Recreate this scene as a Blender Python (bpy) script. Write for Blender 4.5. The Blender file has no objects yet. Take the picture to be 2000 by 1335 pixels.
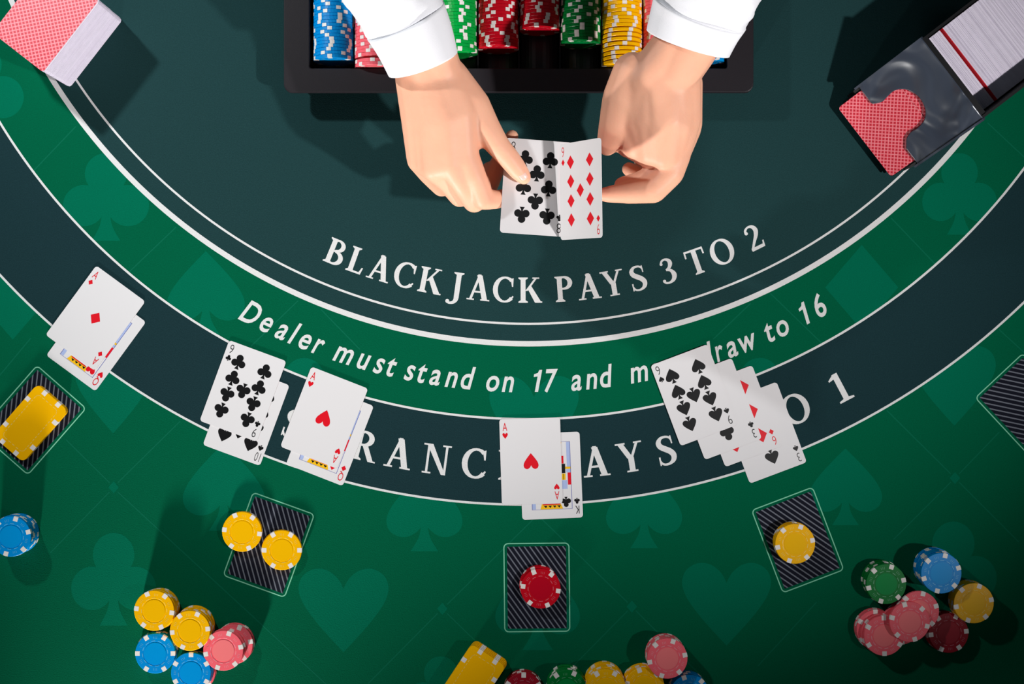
import bpy, bmesh, math, random
from mathutils import Vector, Matrix
random.seed(7)
PI = math.pi
# ------------------------------------------------------------------ camera, world, lights, exposure
H = 1.25                      # camera height above the felt
PX = 1900.0                   # photo pixels per metre on the felt
sc = bpy.context.scene
COL = sc.collection
cam_d = bpy.data.cameras.new('camera'); cam = bpy.data.objects.new('camera', cam_d); COL.objects.link(cam)
cam.location = (0, 0, H); cam.rotation_euler = (0, 0, 0)
cam_d.sensor_width = 36; cam_d.lens = 36 * H / (2000 / PX); cam_d.clip_start = 0.05
sc.camera = cam
w = bpy.data.worlds.new('world'); sc.world = w; w.use_nodes = True
bg = w.node_tree.nodes['Background']; bg.inputs[0].default_value = (0.75, 0.9, 1.0, 1); bg.inputs[1].default_value = 0.04

def spot(name, loc, target, power, size, angle, blend, col):
    d = bpy.data.lights.new(name, 'SPOT'); d.energy = power; d.shadow_soft_size = size
    d.spot_size = math.radians(angle); d.spot_blend = blend; d.color = col
    o = bpy.data.objects.new(name, d); COL.objects.link(o); o.location = loc
    o.rotation_euler = (Vector(target) - Vector(loc)).to_track_quat('-Z', 'Y').to_euler()
    return o
spot('ceiling_spot', (-0.79, 0.77, 0.80), (-0.33, 0.23, 0), 38, 0.03, 66, 1.0, (0.94, 0.98, 1.0))
spot('ceiling_spot', (1.30, -0.45, 1.50), (0.09, 0.24, 0.08), 134, 0.03, 39, 1.0, (1.0, 0.98, 0.98))
spot('low_spot', (-0.56, -1.04, 0.19), (-0.10, 0.50, 0.20), 82, 0.03, 54, 1.0, (1.0, 0.98, 0.96))
sc.view_settings.view_transform = 'Standard'; sc.view_settings.look = 'None'
sc.view_settings.gamma = 1; sc.view_settings.use_curve_mapping = False
sc.view_settings.exposure = 0.0

# ------------------------------------------------------------------ helpers
def P(px, py, z=0.0):
    """world point at height z seen at photo point (px,py)"""
    k = (1 - z / H) / PX
    return Vector(((px - 1000) * k, (667.5 - py) * k, z))
def W2(px, py): return ((px - 1000) / PX, (667.5 - py) / PX)
def s2l(c):
    f = lambda v: v / 12.92 if v <= .04045 else ((v + .055) / 1.055) ** 2.4
    return tuple(f(v / 255.) for v in c) + (1,)
def mat(name, rgb, rough=.6, spec=.3, bump=0, bscale=800, var=0, sss=0, coat=0, vscale=300, sheen=0, lin=False):
    m = bpy.data.materials.new(name); m.use_nodes = True
    nt = m.node_tree; b = nt.nodes['Principled BSDF']
    c = rgb if lin else s2l(rgb)
    b.inputs['Base Color'].default_value = c
    b.inputs['Roughness'].default_value = rough; b.inputs['Specular IOR Level'].default_value = spec
    if coat: b.inputs['Coat Weight'].default_value = coat; b.inputs['Coat Roughness'].default_value = .15
    if sss:
        b.inputs['Subsurface Weight'].default_value = sss; b.inputs['Subsurface Scale'].default_value = .006
        b.inputs['Subsurface Radius'].default_value = (1, .35, .2)
    tc = nt.nodes.new('ShaderNodeTexCoord')
    if var:
        n = nt.nodes.new('ShaderNodeTexNoise'); n.inputs['Scale'].default_value = vscale; n.inputs['Detail'].default_value = 3
        mx = nt.nodes.new('ShaderNodeMix'); mx.data_type = 'RGBA'
        mx.inputs[6].default_value = tuple(v * (1 - var) for v in c[:3]) + (1,)
        mx.inputs[7].default_value = tuple(min(1, v * (1 + var)) for v in c[:3]) + (1,)
        nt.links.new(tc.outputs['Object'], n.inputs['Vector']); nt.links.new(n.outputs['Fac'], mx.inputs[0])
        nt.links.new(mx.outputs[2], b.inputs['Base Color'])
    if bump:
        n = nt.nodes.new('ShaderNodeTexNoise'); n.inputs['Scale'].default_value = bscale; n.inputs['Detail'].default_value = 4
        bp = nt.nodes.new('ShaderNodeBump'); bp.inputs['Strength'].default_value = bump; bp.inputs['Distance'].default_value = .0005
        nt.links.new(tc.outputs['Object'], n.inputs['Vector']); nt.links.new(n.outputs['Fac'], bp.inputs['Height'])
        nt.links.new(bp.outputs['Normal'], b.inputs['Normal'])
    return m
M = {}
M['felt'] = mat('green_felt', (0, 91, 61), .95, .04, bump=.4, var=.22, vscale=900)
M['motif'] = mat('light_green_print', (0, 104, 76), .95, .04, bump=.4, var=.15, vscale=900)
M['lattice'] = mat('lattice_print', (10, 102, 74), .95, .04)
M['inner'] = mat('teal_charcoal_felt', (31, 60, 61), .95, .04, bump=.4, var=.3, vscale=900)
M['dark'] = mat('charcoal_felt', (27, 52, 56), .95, .04, bump=.4, var=.3, vscale=900)
M['ink'] = mat('white_print', (222, 221, 219), .85, .1, bump=.3, var=.05)
M['mint'] = mat('mint_print', (130, 205, 170), .85, .1)
M['navy'] = mat('navy_print', (22, 24, 36), .85, .1)
M['stripe'] = mat('grey_stripe_print', (112, 116, 126), .9, .1)
M['card'] = mat('card_stock', (226, 223, 223), .5, .2)
M['cardedge'] = mat('card_edges', (232, 224, 238), .6, .2, var=.06, vscale=120)
M['red'] = mat('red_ink', (222, 8, 30), .45, .3)
M['black'] = mat('black_ink', (10, 10, 12), .45, .3)
M['blueink'] = mat('blue_ink', (45, 55, 165), .5, .3)
M['yellowink'] = mat('yellow_ink', (246, 190, 10), .5, .3)
M['paleblue'] = mat('pale_blue_ink', (170, 185, 225), .5, .3)
M['skin'] = mat('skin', (253, 184, 152), .48, .3, bump=.25, bscale=500, var=.09, vscale=45, sss=.12)
M['nail'] = mat('nail', (252, 205, 190), .25, .5)
M['shirt'] = mat('white_cotton', (246, 246, 250), .85, .15, bump=.3, bscale=1500)
M['tray'] = mat('black_tray_plastic', (32, 28, 32), .5, .2, bump=.15, bscale=1200)
M['well'] = mat('tray_well_plastic', (20, 18, 22), .35, .4)
M['shoe'] = mat('shoe_black_plastic', (14, 14, 16), .4, .4)
M['gloss'] = mat('shoe_polished_black', (58, 66, 80), .36, 1.0)
M['woodfloor'] = mat('dark_carpet', (30, 26, 30), .95, .05, var=.3, vscale=60)
M['rail'] = mat('black_leather_rail', (22, 20, 22), .45, .4, bump=.3, bscale=300)
M['spot'] = mat('chip_white_insert', (240, 232, 226), .4, .4)
CH = {'yellow': ((253, 186, 0), (250, 188, 2)), 'blue': ((0, 140, 216), (0, 148, 220)), 'pink': ((252, 104, 116), (255, 128, 130)),
      'red': ((196, 10, 30), (188, 8, 34)), 'green': ((0, 118, 48), (0, 138, 66)), 'crimson': ((158, 22, 38), (168, 42, 54)),
      'lime': ((0, 160, 62), (0, 160, 62))}
for k, (a, b_) in CH.items():
    M['chip_' + k] = mat('chip_' + k, a, .32, .14); M['disc_' + k] = mat('disc_' + k, b_, .28, .12)
    M['dash_' + k] = mat('dash_' + k, tuple(min(255, int(v * .62 + 92)) for v in a), .4, .4)

def undulate(m, scale, dist):
    nt = m.node_tree; b = nt.nodes['Principled BSDF']
    tc = nt.nodes.new('ShaderNodeTexCoord'); n = nt.nodes.new('ShaderNodeTexNoise'); n.inputs['Scale'].default_value = scale; n.inputs['Detail'].default_value = 2
    n.inputs['Distortion'].default_value = 1.2
    bp = nt.nodes.new('ShaderNodeBump'); bp.inputs['Strength'].default_value = 1; bp.inputs['Distance'].default_value = dist
    nt.links.new(tc.outputs['Object'], n.inputs['Vector']); nt.links.new(n.outputs['Fac'], bp.inputs['Height']); nt.links.new(bp.outputs['Normal'], b.inputs['Normal'])
undulate(M['gloss'], 13, .014)
def back_material():
    m = bpy.data.materials.new('card_back_lattice'); m.use_nodes = True
    nt = m.node_tree; b = nt.nodes['Principled BSDF']; L = nt.links.new
    b.inputs['Roughness'].default_value = .45
    tc = nt.nodes.new('ShaderNodeTexCoord'); sp = nt.nodes.new('ShaderNodeSeparateXYZ'); L(tc.outputs['Object'], sp.inputs[0])
    def m_(op, a, b2=None):
        n = nt.nodes.new('ShaderNodeMath'); n.operation = op
        for i, v in enumerate((a, b2)):
            if v is None: continue
            if isinstance(v, (int, float)): n.inputs[i].default_value = v
            else: L(v, n.inputs[i])
        return n.outputs[0]
    per = .0034
    ca, sa = math.cos(.87) / per, math.sin(.87) / per
    u = m_('ADD', m_('MULTIPLY', sp.outputs[0], ca), m_('MULTIPLY', sp.outputs[1], sa))
    v = m_('SUBTRACT', m_('MULTIPLY', sp.outputs[0], sa), m_('MULTIPLY', sp.outputs[1], ca))
    fu = m_('ABSOLUTE', m_('SUBTRACT', m_('FRACT', u), .5)); fv = m_('ABSOLUTE', m_('SUBTRACT', m_('FRACT', v), .5))
    line = m_('GREATER_THAN', m_('MAXIMUM', fu, fv), .40)
    dot = m_('LESS_THAN', m_('ADD', m_('MULTIPLY', fu, fu), m_('MULTIPLY', fv, fv)), .045)
    m1 = nt.nodes.new('ShaderNodeMix'); m1.data_type = 'RGBA'; m1.inputs[6].default_value = s2l((236, 62, 80)); m1.inputs[7].default_value = s2l((255, 150, 158)); L(line, m1.inputs[0])
    m2 = nt.nodes.new('ShaderNodeMix'); m2.data_type = 'RGBA'; L(m1.outputs[2], m2.inputs[6]); m2.inputs[7].default_value = s2l((178, 16, 38)); L(dot, m2.inputs[0])
    L(m2.outputs[2], b.inputs['Base Color']); return m
M['back'] = back_material()

def mesh_obj(name, verts, faces, m, parent=None, smooth=False):
    me = bpy.data.meshes.new(name); me.from_pydata([tuple(v) for v in verts], [], faces); me.update()
    return link(name, me, m, parent, smooth)
def link(name, me, m, parent=None, smooth=False):
    if m is not None and not me.materials: me.materials.append(m)
    if smooth:
        for p in me.polygons: p.use_smooth = True
    o = bpy.data.objects.new(name, me); COL.objects.link(o)
    if parent: o.parent = parent
    return o
def tag(o, label=None, cat=None, group=None, kind=None):
    for k, v in (('label', label), ('category', cat), ('group', group), ('kind', kind)):
        if v: o[k] = v
    return o
def empty(name, loc=(0, 0, 0), rz=0, label=None, cat=None, group=None):
    o = bpy.data.objects.new(name, None); COL.objects.link(o); o.location = loc; o.rotation_euler = (0, 0, rz)
    o.empty_display_size = .02
    return tag(o, label, cat, group)
class G:                       # flat or solid geometry collector
    def __init__(s): s.v = []; s.f = []
    def poly(s, pts, z=0.0):
        i = len(s.v); s.v += [(p[0], p[1], z) for p in pts]
        a = sum(pts[k][0] * pts[(k + 1) % len(pts)][1] - pts[(k + 1) % len(pts)][0] * pts[k][1] for k in range(len(pts)))
        r = list(range(i, i + len(pts)))
        s.f.append(r if a > 0 else r[::-1])
    def band(s, pts, ws, z=0.0, closed=False):
        n = len(pts); L_, R_ = [], []
        for k in range(n):
            a = pts[(k - 1) % n] if (closed or k > 0) else pts[k]; b = pts[(k + 1) % n] if (closed or k < n - 1) else pts[k]
            dx, dy = b[0] - a[0], b[1] - a[1]; l = math.hypot(dx, dy) or 1
            wd = ws[k] if isinstance(ws, (list, tuple)) else ws
            nx, ny = -dy / l * wd / 2, dx / l * wd / 2
            L_.append((pts[k][0] + nx, pts[k][1] + ny)); R_.append((pts[k][0] - nx, pts[k][1] - ny))
        i = len(s.v); s.v += [(p[0], p[1], z) for p in L_] + [(p[0], p[1], z) for p in R_]
        for k in range(n if closed else n - 1):
            k2 = (k + 1) % n
            s.f.append([i + k, i + n + k, i + n + k2, i + k2])
    def box(s, x0, x1, y0, y1, z0, z1):
        i = len(s.v); s.v += [(x, y, z) for z in (z0, z1) for y in (y0, y1) for x in (x0, x1)]
        s.f += [[i + a for a in q] for q in ((0, 2, 3, 1), (4, 5, 7, 6), (0, 1, 5, 4), (2, 6, 7, 3), (0, 4, 6, 2), (1, 3, 7, 5))]
    def prism(s, pts, z0, z1):
        n = len(pts); i = len(s.v)
        a = sum(pts[k][0] * pts[(k + 1) % n][1] - pts[(k + 1) % n][0] * pts[k][1] for k in range(n))
        if a < 0: pts = pts[::-1]
        s.v += [(p[0], p[1], z0) for p in pts] + [(p[0], p[1], z1) for p in pts]
        s.f.append(list(range(i, i + n))[::-1]); s.f.append(list(range(i + n, i + 2 * n)))
        for k in range(n): s.f.append([i + k, i + (k + 1) % n, i + n + (k + 1) % n, i + n + k])
    def tr(s, f): s.v = [f(v) for v in s.v]; return s
    def build(s, name, m, parent=None, smooth=False): return mesh_obj(name, s.v, s.f, m, parent, smooth)
def rrect(w_, h_, r, n=5):
    out = []
    for cx, cy, a0 in ((w_ / 2 - r, h_ / 2 - r, 0), (-w_ / 2 + r, h_ / 2 - r, PI / 2), (-w_ / 2 + r, -h_ / 2 + r, PI), (w_ / 2 - r, -h_ / 2 + r, 1.5 * PI)):
        for k in range(n + 1):
            a = a0 + PI / 2 * k / n; out.append((cx + r * math.cos(a), cy + r * math.sin(a)))
    return out
def circle(cx, cy, r, n=32): return [(cx + r * math.cos(2 * PI * k / n), cy + r * math.sin(2 * PI * k / n)) for k in range(n)]
def catmull(pts, n=6):
    out = []
    Q = [pts[0]] + list(pts) + [pts[-1]]
    for i in range(1, len(Q) - 2):
        for k in range(n):
            t = k / n
            out.append(tuple(.5 * (2 * Q[i][d] + (Q[i + 1][d] - Q[i - 1][d]) * t + (2 * Q[i - 1][d] - 5 * Q[i][d] + 4 * Q[i + 1][d] - Q[i + 2][d]) * t * t
                                   + (-Q[i - 1][d] + 3 * Q[i][d] - 3 * Q[i + 1][d] + Q[i + 2][d]) * t ** 3) for d in range(len(pts[0]))))
    out.append(tuple(pts[-1])); return out
from mathutils.geometry import delaunay_2d_cdt
def union2d(g):
    """merge overlapping flat polygons into one triangulated patch"""
    vs = [Vector((v[0], v[1])) for v in g.v]; fs_ = []
    for f in g.f:
        fs_.append(list(f))
    r = delaunay_2d_cdt(vs, [], fs_, 1, 1e-7)
    z = g.v[0][2]; g.v = [(p[0], p[1], z) for p in r[0]]; g.f = []
    for f, src in zip(r[2], r[5]):
        if not src: continue
        a = sum(r[0][f[k]][0] * r[0][f[(k + 1) % len(f)]][1] - r[0][f[(k + 1) % len(f)]][0] * r[0][f[k]][1] for k in range(len(f)))
        if abs(a) > 1e-14: g.f.append(list(f) if a > 0 else list(f)[::-1])
    return g
# --- suit outlines, unit size (height 1, centred, point up as printed)
def suit(kind):
    """list of polygons"""
    if kind == 'diamond': return [[(0, .5), (-.43, 0), (0, -.5), (.43, 0)]]
    if kind == 'heart' or kind == 'spade':
        h = catmull([(0, .25), (.06, .37), (.17, .465), (.30, .48), (.42, .40), (.465, .25), (.42, .08), (.30, -.12), (.14, -.33), (0, -.5)], 5)
        pts = h + [(-x, y) for x, y in h[-2:0:-1]]
        if kind == 'heart': return [pts]
        body = [(x * 1.0, -y * .84 + .08) for x, y in pts]
        return [body, catmull([(0, .1), (.035, -.15), (.07, -.33), (.17, -.5)], 4) + catmull([(-.17, -.5), (-.07, -.33), (-.035, -.15), (0, .1)], 4)]
    r = .235
    return [circle(0, .26, r), circle(-.245, -.10, r), circle(.245, -.10, r), circle(0, 0, .16, 12),
            catmull([(0, .1), (.035, -.12), (.07, -.33), (.16, -.5)], 4) + catmull([(-.16, -.5), (-.07, -.33), (-.035, -.12), (0, .1)], 4)]
SUITCACHE = {}
def suit_mesh(kind, size, m):
    key = (kind, round(size, 6), m.name)
    if key not in SUITCACHE:
        g = G()
        for p in suit(kind): g.poly(p)
        union2d(g); g.v = [(x * size, y * size, z) for x, y, z in g.v]
        me = bpy.data.meshes.new('pip'); me.from_pydata(g.v, [], g.f); me.materials.append(m); SUITCACHE[key] = me
    return SUITCACHE[key]
# --- sans text from the built-in font, as a mesh
def text_mesh(s, size, sx=1.0, shear=0.0, bold=0.0, m=None):
    c = bpy.data.curves.new('t', 'FONT'); c.body = s; c.size = 1; c.shear = shear; c.offset = bold; c.align_x = 'CENTER'; c.resolution_u = 4
    o = bpy.data.objects.new('t', c); COL.objects.link(o)
    dg = bpy.context.evaluated_depsgraph_get()
    me = bpy.data.meshes.new_from_object(o.evaluated_get(dg)); bpy.data.objects.remove(o)
    xs = [v.co.x for v in me.vertices]; mid = (min(xs) + max(xs)) / 2
    for v in me.vertices: v.co = Vector(((v.co.x - mid) * size * sx, v.co.y * size, 0))
    me.materials.clear(); me.materials.append(m)
    return me

# ------------------------------------------------------------------ floor and table
g = G(); g.box(-2.2, 2.2, -2.0, 2.0, -.86, -.82); fl = g.build('floor', M['woodfloor']); tag(fl, kind='structure')
table = empty('blackjack_table', (0, 0, 0), 0, 'green and charcoal felt blackjack table printed with arcs, suits and betting boxes', 'table')
tb = [(.85, .62), (-.83, .62)]
ce = [(1000 - 1000) / PX, 0]
arc_t = []
for k in range(33):
    a = PI + PI * k / 32
    arc_t.append((.016 + .95 * math.cos(a) if 0 else .016 + .95 * math.cos(a), .25 + .93 * math.sin(a)))
outline = [(.966, .60)] + [(-.934, .60)] + arc_t
g = G(); g.prism(outline, -.03, 0); g.build('felt_top', M['felt'], table)
# padded rail along the curved players' edge
rail_pts = [(-.95, .60)] + [(.016 + .985 * math.cos(PI + PI * k / 40), .25 + .965 * math.sin(PI + PI * k / 40)) for k in range(41)] + [(.982 + .019, .60)]
vs, fs = [], []
for i, p in enumerate(rail_pts):
    a = rail_pts[max(i - 1, 0)]; b = rail_pts[min(i + 1, len(rail_pts) - 1)]
    dx, dy = b[0] - a[0], b[1] - a[1]; l = math.hypot(dx, dy); nx, ny = dy / l, -dx / l
    for k in range(10):
        t = 2 * PI * k / 10; vs.append((p[0] + nx * (.035 + .05 * math.cos(t)), p[1] + ny * (.035 + .05 * math.cos(t)), -.01 + .035 * math.sin(t)))
for i in range(len(rail_pts) - 1):
    for k in range(10):
        fs.append([i * 10 + k, i * 10 + (k + 1) % 10, (i + 1) * 10 + (k + 1) % 10, (i + 1) * 10 + k])
mesh_obj('padded_rail', vs, fs, M['rail'], table, True)
g = G(); g.prism(circle(0, -.02, .10), -.79, -.03); g.prism(circle(0, -.02, .34), -.82, -.785); g.build('pedestal', M['rail'], table)

Z1, Z2, Z3 = 4e-5, 8e-5, 12e-5
def arcpts(cx, cy, r, x0, x1, n=160, sy=1):
    """photo-plane arc (below its centre) between photo x0 and x1"""
    out = []
    a0 = math.asin(max(-1, min(1, (x0 - cx) / r))); a1 = math.asin(max(-1, min(1, (x1 - cx) / r)))
    for k in range(n + 1):
        a = a0 + (a1 - a0) * k / n; out.append(W2(cx + r * math.sin(a), cy + r * math.cos(a)))
    return out
CA = (1032, -425, 1057); CB = (1032, -425, 1096); CC = (1030, -388, 1206); CD = (1026, -413, 1398)
inner = arcpts(*CB, 1032 - 1090, 1032 + 1090)
g = G(); g.poly([W2(1032 - 1094, -515), ] + inner + [W2(1032 + 1094, -515)], Z2); g.build('inner_felt', M['inner'], table)
a = arcpts(*CC, 1030 - 1200, 1030 + 1200); b = arcpts(*CD, 1026 - 1392, 1026 + 1392)
g = G(); i = len(a)
g.v = [(x, y, Z2) for x, y in a] + [(x, y, Z2) for x, y in b]; g.f = [[k, i + k, i + k + 1, k + 1] for k in range(i - 1)]
g.build('insurance_band', M['dark'], table)
for nm, c, wd in (('thin_arc', CA, 4.2), ('thick_arc', CB, 10.5), ('thin_arc', CC, 4.4), ('thin_arc', CD, 4.4)):
    g = G(); g.band(arcpts(*c, c[0] - c[2] * .995, c[0] + c[2] * .995), wd / PX, Z3); g.build(nm, M['ink'], table)
# lattice
g = G()
for x0, y0, x1, y1 in ((148, 247, 64, 335), (344, 443, 251, 532), (1505, 573, 1604, 669), (1466, 592, 1393, 662), (627, 604, 703, 682), (582, 587, 490, 676),
    (1740, 425, 1826, 515), (1929, 240, 2020, 325), (1951, 643, 2030, 715), (1732, 801, 1857, 925), (1952, 843, 1873, 925), (1857, 941, 1745, 1053), (1873, 941, 1990, 1058),
    (1595, 1175, 1480, 1300), (129, 858, 214, 942), (352, 822, 230, 942), (214, 960, 98, 1079), (230, 960, 679, 1374), (1045, 1010, 873, 1180), (855, 1197, 719, 1334),
    (873, 1197, 940, 1262), (1055, 1010, 1226, 1176), (1242, 1192, 1400, 1350), (1226, 1192, 1080, 1340), (-40, 780, 60, 660)):
    g = G(); g.band([W2(x0, y0), W2(x1, y1)], 2.2 / PX, Z1); g.build('lattice_line', M['lattice'], table)
for x, y in ((222, 951), (1865, 933), (864, 1188), (1234, 1184)):
    o = link('lattice_node', suit_mesh('diamond', 24 / PX, M['motif']), None, table); o.location = (*W2(x, y), Z1 * 1.3)
# suit motifs: kind, cx, cy, height, width factor
for kd, x, y, hh, wf in (('club', 207, 384, 172, 1.02), ('spade', 402, 572, 164, 1.0), ('club', -38, 172, 176, 1.0), ('heart', 221, 770, 152, 1.05), ('diamond', 25, 588, 150, 1.0),
    ('heart', 1864, 752, 158, 1.1), ('diamond', 1683, 561, 166, 1.0), ('club', 1874, 378, 160, .95), ('heart', 1043, 818, 174, 1.08), 
    ('club', 594, 780, 165, 1.0), ('club', 1484, 780, 165, 1.0), ('spade', 437, 950, 172, 1.0), ('club', 222, 1130, 182, .95), ('heart', 671, 1190, 166, 1.14),
    ('spade', 829, 996, 160, 1.0), ('spade', 1258, 990, 160, 1.0), ('heart', 1419, 1178, 164, 1.14), ('spade', 1651, 950, 150, 1.03), ('club', 1862, 1110, 186, .95), ('spade', 1050, 1180, 178, 1.0),
    ('club', 861, 1350, 140, 1.0), ('club', 1250, 1370, 140, 1.0)):
    o = link('suit_print', suit_mesh(kd, hh / PX, M['motif']), None, table); o.location = (*W2(x, y), Z1 * 1.1); o.scale = (wf, 1, 1)

# --- serif capitals, cap height 1
T, t, SH = .185, .075, .06
def ell(cx, cy, rx, ry, a0, a1, thick, thin, n=18, vert=True):
    pts, ws = [], []
    for k in range(n + 1):
        a = math.radians(a0 + (a1 - a0) * k / n); pts.append((cx + rx * math.cos(a), cy + ry * math.sin(a)))
        ws.append(thin + (thick - thin) * abs(math.cos(a)) ** 1.3)
    return pts, ws
def serif_glyph(ch):
    g = G(); R = lambda x0, x1, y0, y1: g.poly([(x0, y0), (x1, y0), (x1, y1), (x0, y1)])
    def stem(x, y0=0, y1=1, ser=(1, 1)):
        R(x, x + T, y0, y1)
        if ser[0]: g.poly([(x - .085, y0), (x + T + .085, y0), (x + T + .085, y0 + .045), (x + T, y0 + .10), (x, y0 + .10), (x - .085, y0 + .045)])
        if ser[1]: g.poly([(x - .085, y1), (x - .085, y1 - .045), (x, y1 - .10), (x + T, y1 - .10), (x + T + .085, y1 - .045), (x + T + .085, y1)])
    def diag(x0, y0, x1, y1, wd): g.poly([(x0 - wd / 2, y0), (x0 + wd / 2, y0), (x1 + wd / 2, y1), (x1 - wd / 2, y1)])
    def fser(x, y, wd=.32, up=True):
        g.poly([(x - wd / 2, y), (x + wd / 2, y), (x + wd / 2, y + (.055 if up else -.055)), (x - wd / 2, y + (.055 if up else -.055))])
    def E(*a, **k): p, w_ = ell(*a, **k); g.band(p, w_)
    def B(pts, n=7): q = catmull(pts, n); g.band([(p[0], p[1]) for p in q], [p[2] for p in q])
    if ch == 'I': stem(.1); wd = .4
    elif ch == 'L': stem(.1); R(.2, .56, 0, .08); g.poly([(.50, 0), (.60, 0), (.64, .28), (.585, .28)]); wd = .66
    elif ch == 'E':
        stem(.1); R(.2, .56, 0, .08); R(.2, .55, .92, 1); R(.2, .46, .46, .545); g.poly([(.5, 0), (.6, 0), (.63, .25), (.58, .25)]); g.poly([(.52, 1), (.6, 1), (.6, .76), (.55, .76)]); R(.42, .47, .37, .64); wd = .66
    elif ch == 'T': stem(.27, ser=(1, 0)); R(.0, .73, .92, 1); g.poly([(0, 1), (.06, 1), (.05, .72), (-.01, .72)]); g.poly([(.67, 1), (.73, 1), (.74, .72), (.68, .72)]); wd = .73
    elif ch == 'P': stem(.1); E(.33, .735, .255, .228, -92, 92, T * .95, t); R(.2, .34, .925, 1); R(.2, .34, .47, .545); wd = .68
    elif ch == 'R':
        stem(.1); E(.33, .74, .25, .222, -92, 92, T * .95, t); R(.2, .34, .925, 1); R(.2, .36, .48, .555)
        g.poly([(.33, .50), (.50, .53), (.76, .05), (.84, .05), (.84, 0), (.60, 0)]); wd = .80
    elif ch == 'B':
        stem(.1); E(.33, .755, .235, .208, -92, 92, T * .9, t); E(.35, .275, .275, .238, -92, 92, T, t); R(.2, .34, .925, 1); R(.2, .36, .49, .56); R(.2, .36, 0, .075); wd = .74
    elif ch == 'A':
        diag(.12, .02, .40, .98, t * 1.3); diag(.66, .02, .40, .99, T * 1.08); R(.2, .56, .30, .37); fser(.12, 0, .28); fser(.67, 0, .34); g.poly([(.34, 1.02), (.46, 1.02), (.48, .9), (.33, .9)]); wd = .80
    elif ch == 'C':
        E(.46, .5, .36, .475, 48, 316, T, t); g.poly([(.66, .93), (.72, .62), (.765, .62), (.77, .96)]); B([(.62, .10, .08), (.72, .17, .07), (.78, .25, .05)]); wd = .80
    elif ch == 'O': 
        p, w_ = ell(.46, .5, .36, .475, 0, 355, T, t, n=36); g.band(p, w_, closed=True); wd = .92
    elif ch == 'K':
        stem(.1); diag(.32, .47, .66, .95, t * 1.2); g.poly([(.36, .56), (.50, .66), (.86, .05), (.86, .0), (.64, .0)]); fser(.67, 1, .26, False); fser(.78, 0, .26); wd = .86
    elif ch == 'J': R(.20, .20 + T, 0, 1); g.poly([(.1, 1), (.1, .955), (.2, .9), (.385, .9), (.48, .955), (.48, 1)]); B([(.2925, .05, T), (.28, -.08, T * .9), (.20, -.19, .12), (.06, -.23, .09), (-.05, -.20, .08)]); g.poly(circle(-.02, -.17, .075, 14)); wd = .50
    elif ch == 'N':
        R(.14, .14 + t, 0, 1); R(.72, .72 + t, 0, 1); g.poly([(.10, 1), (.30, 1), (.80, 0), (.66, 0)]); fser(.18, 0, .28); fser(.12, 1, .22, False); fser(.76, 1, .28, False); wd = .90
    elif ch == 'U': R(.14, .14 + T, .3, 1); R(.66, .66 + t, .3, 1); E(.46, .30, .235, .27, 180, 360, T * .8, t); fser(.22, 1, .34, False); fser(.70, 1, .26, False); wd = .86
    elif ch == 'Y': diag(.14, 1, .42, .46, T); diag(.70, 1, .46, .46, t * 1.2); R(.35, .35 + T, 0, .50); fser(.15, 1, .32, False); fser(.71, 1, .26, False); fser(.44, 0, .36); wd = .86
    elif ch == 'S':
        B([(.56, .80, .05), (.52, .90, .07), (.40, .955, .075), (.24, .93, .10), (.145, .80, .16), (.18, .66, .18), (.32, .55, .19), (.46, .45, .19), (.55, .31, .18), (.52, .15, .15), (.39, .05, .09), (.24, .035, .07), (.14, .09, .07), (.09, .20, .05)])
        g.poly([(.53, .97), (.57, .97), (.585, .70), (.54, .70)]); g.poly([(.07, .02), (.11, .02), (.12, .31), (.065, .31)]); wd = .66
    elif ch == '1': R(.20, .20 + T, .0, 1.0); g.poly([(.38, 1.0), (.2, .98), (.02, .86), (.03, .81), (.2, .84)]); g.poly([(.04, 0), (.55, 0), (.55, .06), (.40, .1), (.19, .1), (.04, .06)]); wd = .58
    elif ch == '2': B([(.10, .74, .10), (.13, .88, .09), (.27, .955, .08), (.42, .90, .13), (.485, .74, .17), (.42, .55, .15), (.28, .36, .11), (.12, .14, .09), (.06, .04, .08)]); R(.04, .54, 0, .13); g.poly([(.48, 0), (.56, 0), (.60, .26), (.55, .26)]); g.poly(circle(.115, .755, .065, 12)); wd = .62
    elif ch == '3': B([(.10, .80, .08), (.16, .91, .08), (.28, .955, .08), (.41, .89, .13), (.45, .76, .16), (.38, .61, .12), (.24, .53, .07)]); B([(.24, .53, .07), (.40, .48, .11), (.49, .30, .18), (.43, .12, .15), (.28, .03, .09), (.13, .04, .08), (.04, .13, .08)]); g.poly(circle(.07, .13, .06, 12)); g.poly(circle(.115, .80, .055, 12)); wd = .60
    return union2d(g), wd
def place_letter(me_v, me_f, x, y, cx, cy, rb, size, nm='letter'):
    """glyph (centred on x=0, baseline 0) set on the baseline circle rb at the angle of photo point x,y"""
    a = math.atan2(x - cx, y - cy)
    px, py = cx + rb * math.sin(a), cy + rb * math.cos(a)
    ca, sa = math.cos(a), math.sin(a); wx, wy = W2(px, py); s = size / PX
    vs = [(wx + (vx * ca - vy * sa) * s, wy + (vx * sa + vy * ca) * s, Z3 + 2e-5) for vx, vy, _ in me_v]
    return mesh_obj(nm, vs, me_f, M['ink'], table)
for ch, x, y in (('B', 656, 493), ('L', 697, 510), ('A', 741, 527), ('C', 790, 538), ('K', 840, 549), ('J', 892, 557), ('A', 935, 562), ('C', 983, 565), ('K', 1034, 566), ('P', 1101, 563),
                 ('A', 1150, 560), ('Y', 1197, 552), ('S', 1246, 544), ('3', 1305, 530), ('T', 1359, 507), ('O', 1410, 491), ('2', 1474, 467)):
    g, wd = serif_glyph(ch); g.v = [((v[0] - wd / 2) * 1.05, v[1], 0) for v in g.v]
    place_letter(g.v, g.f, x, y, 1032, -425, 1016, 49.5)
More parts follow.
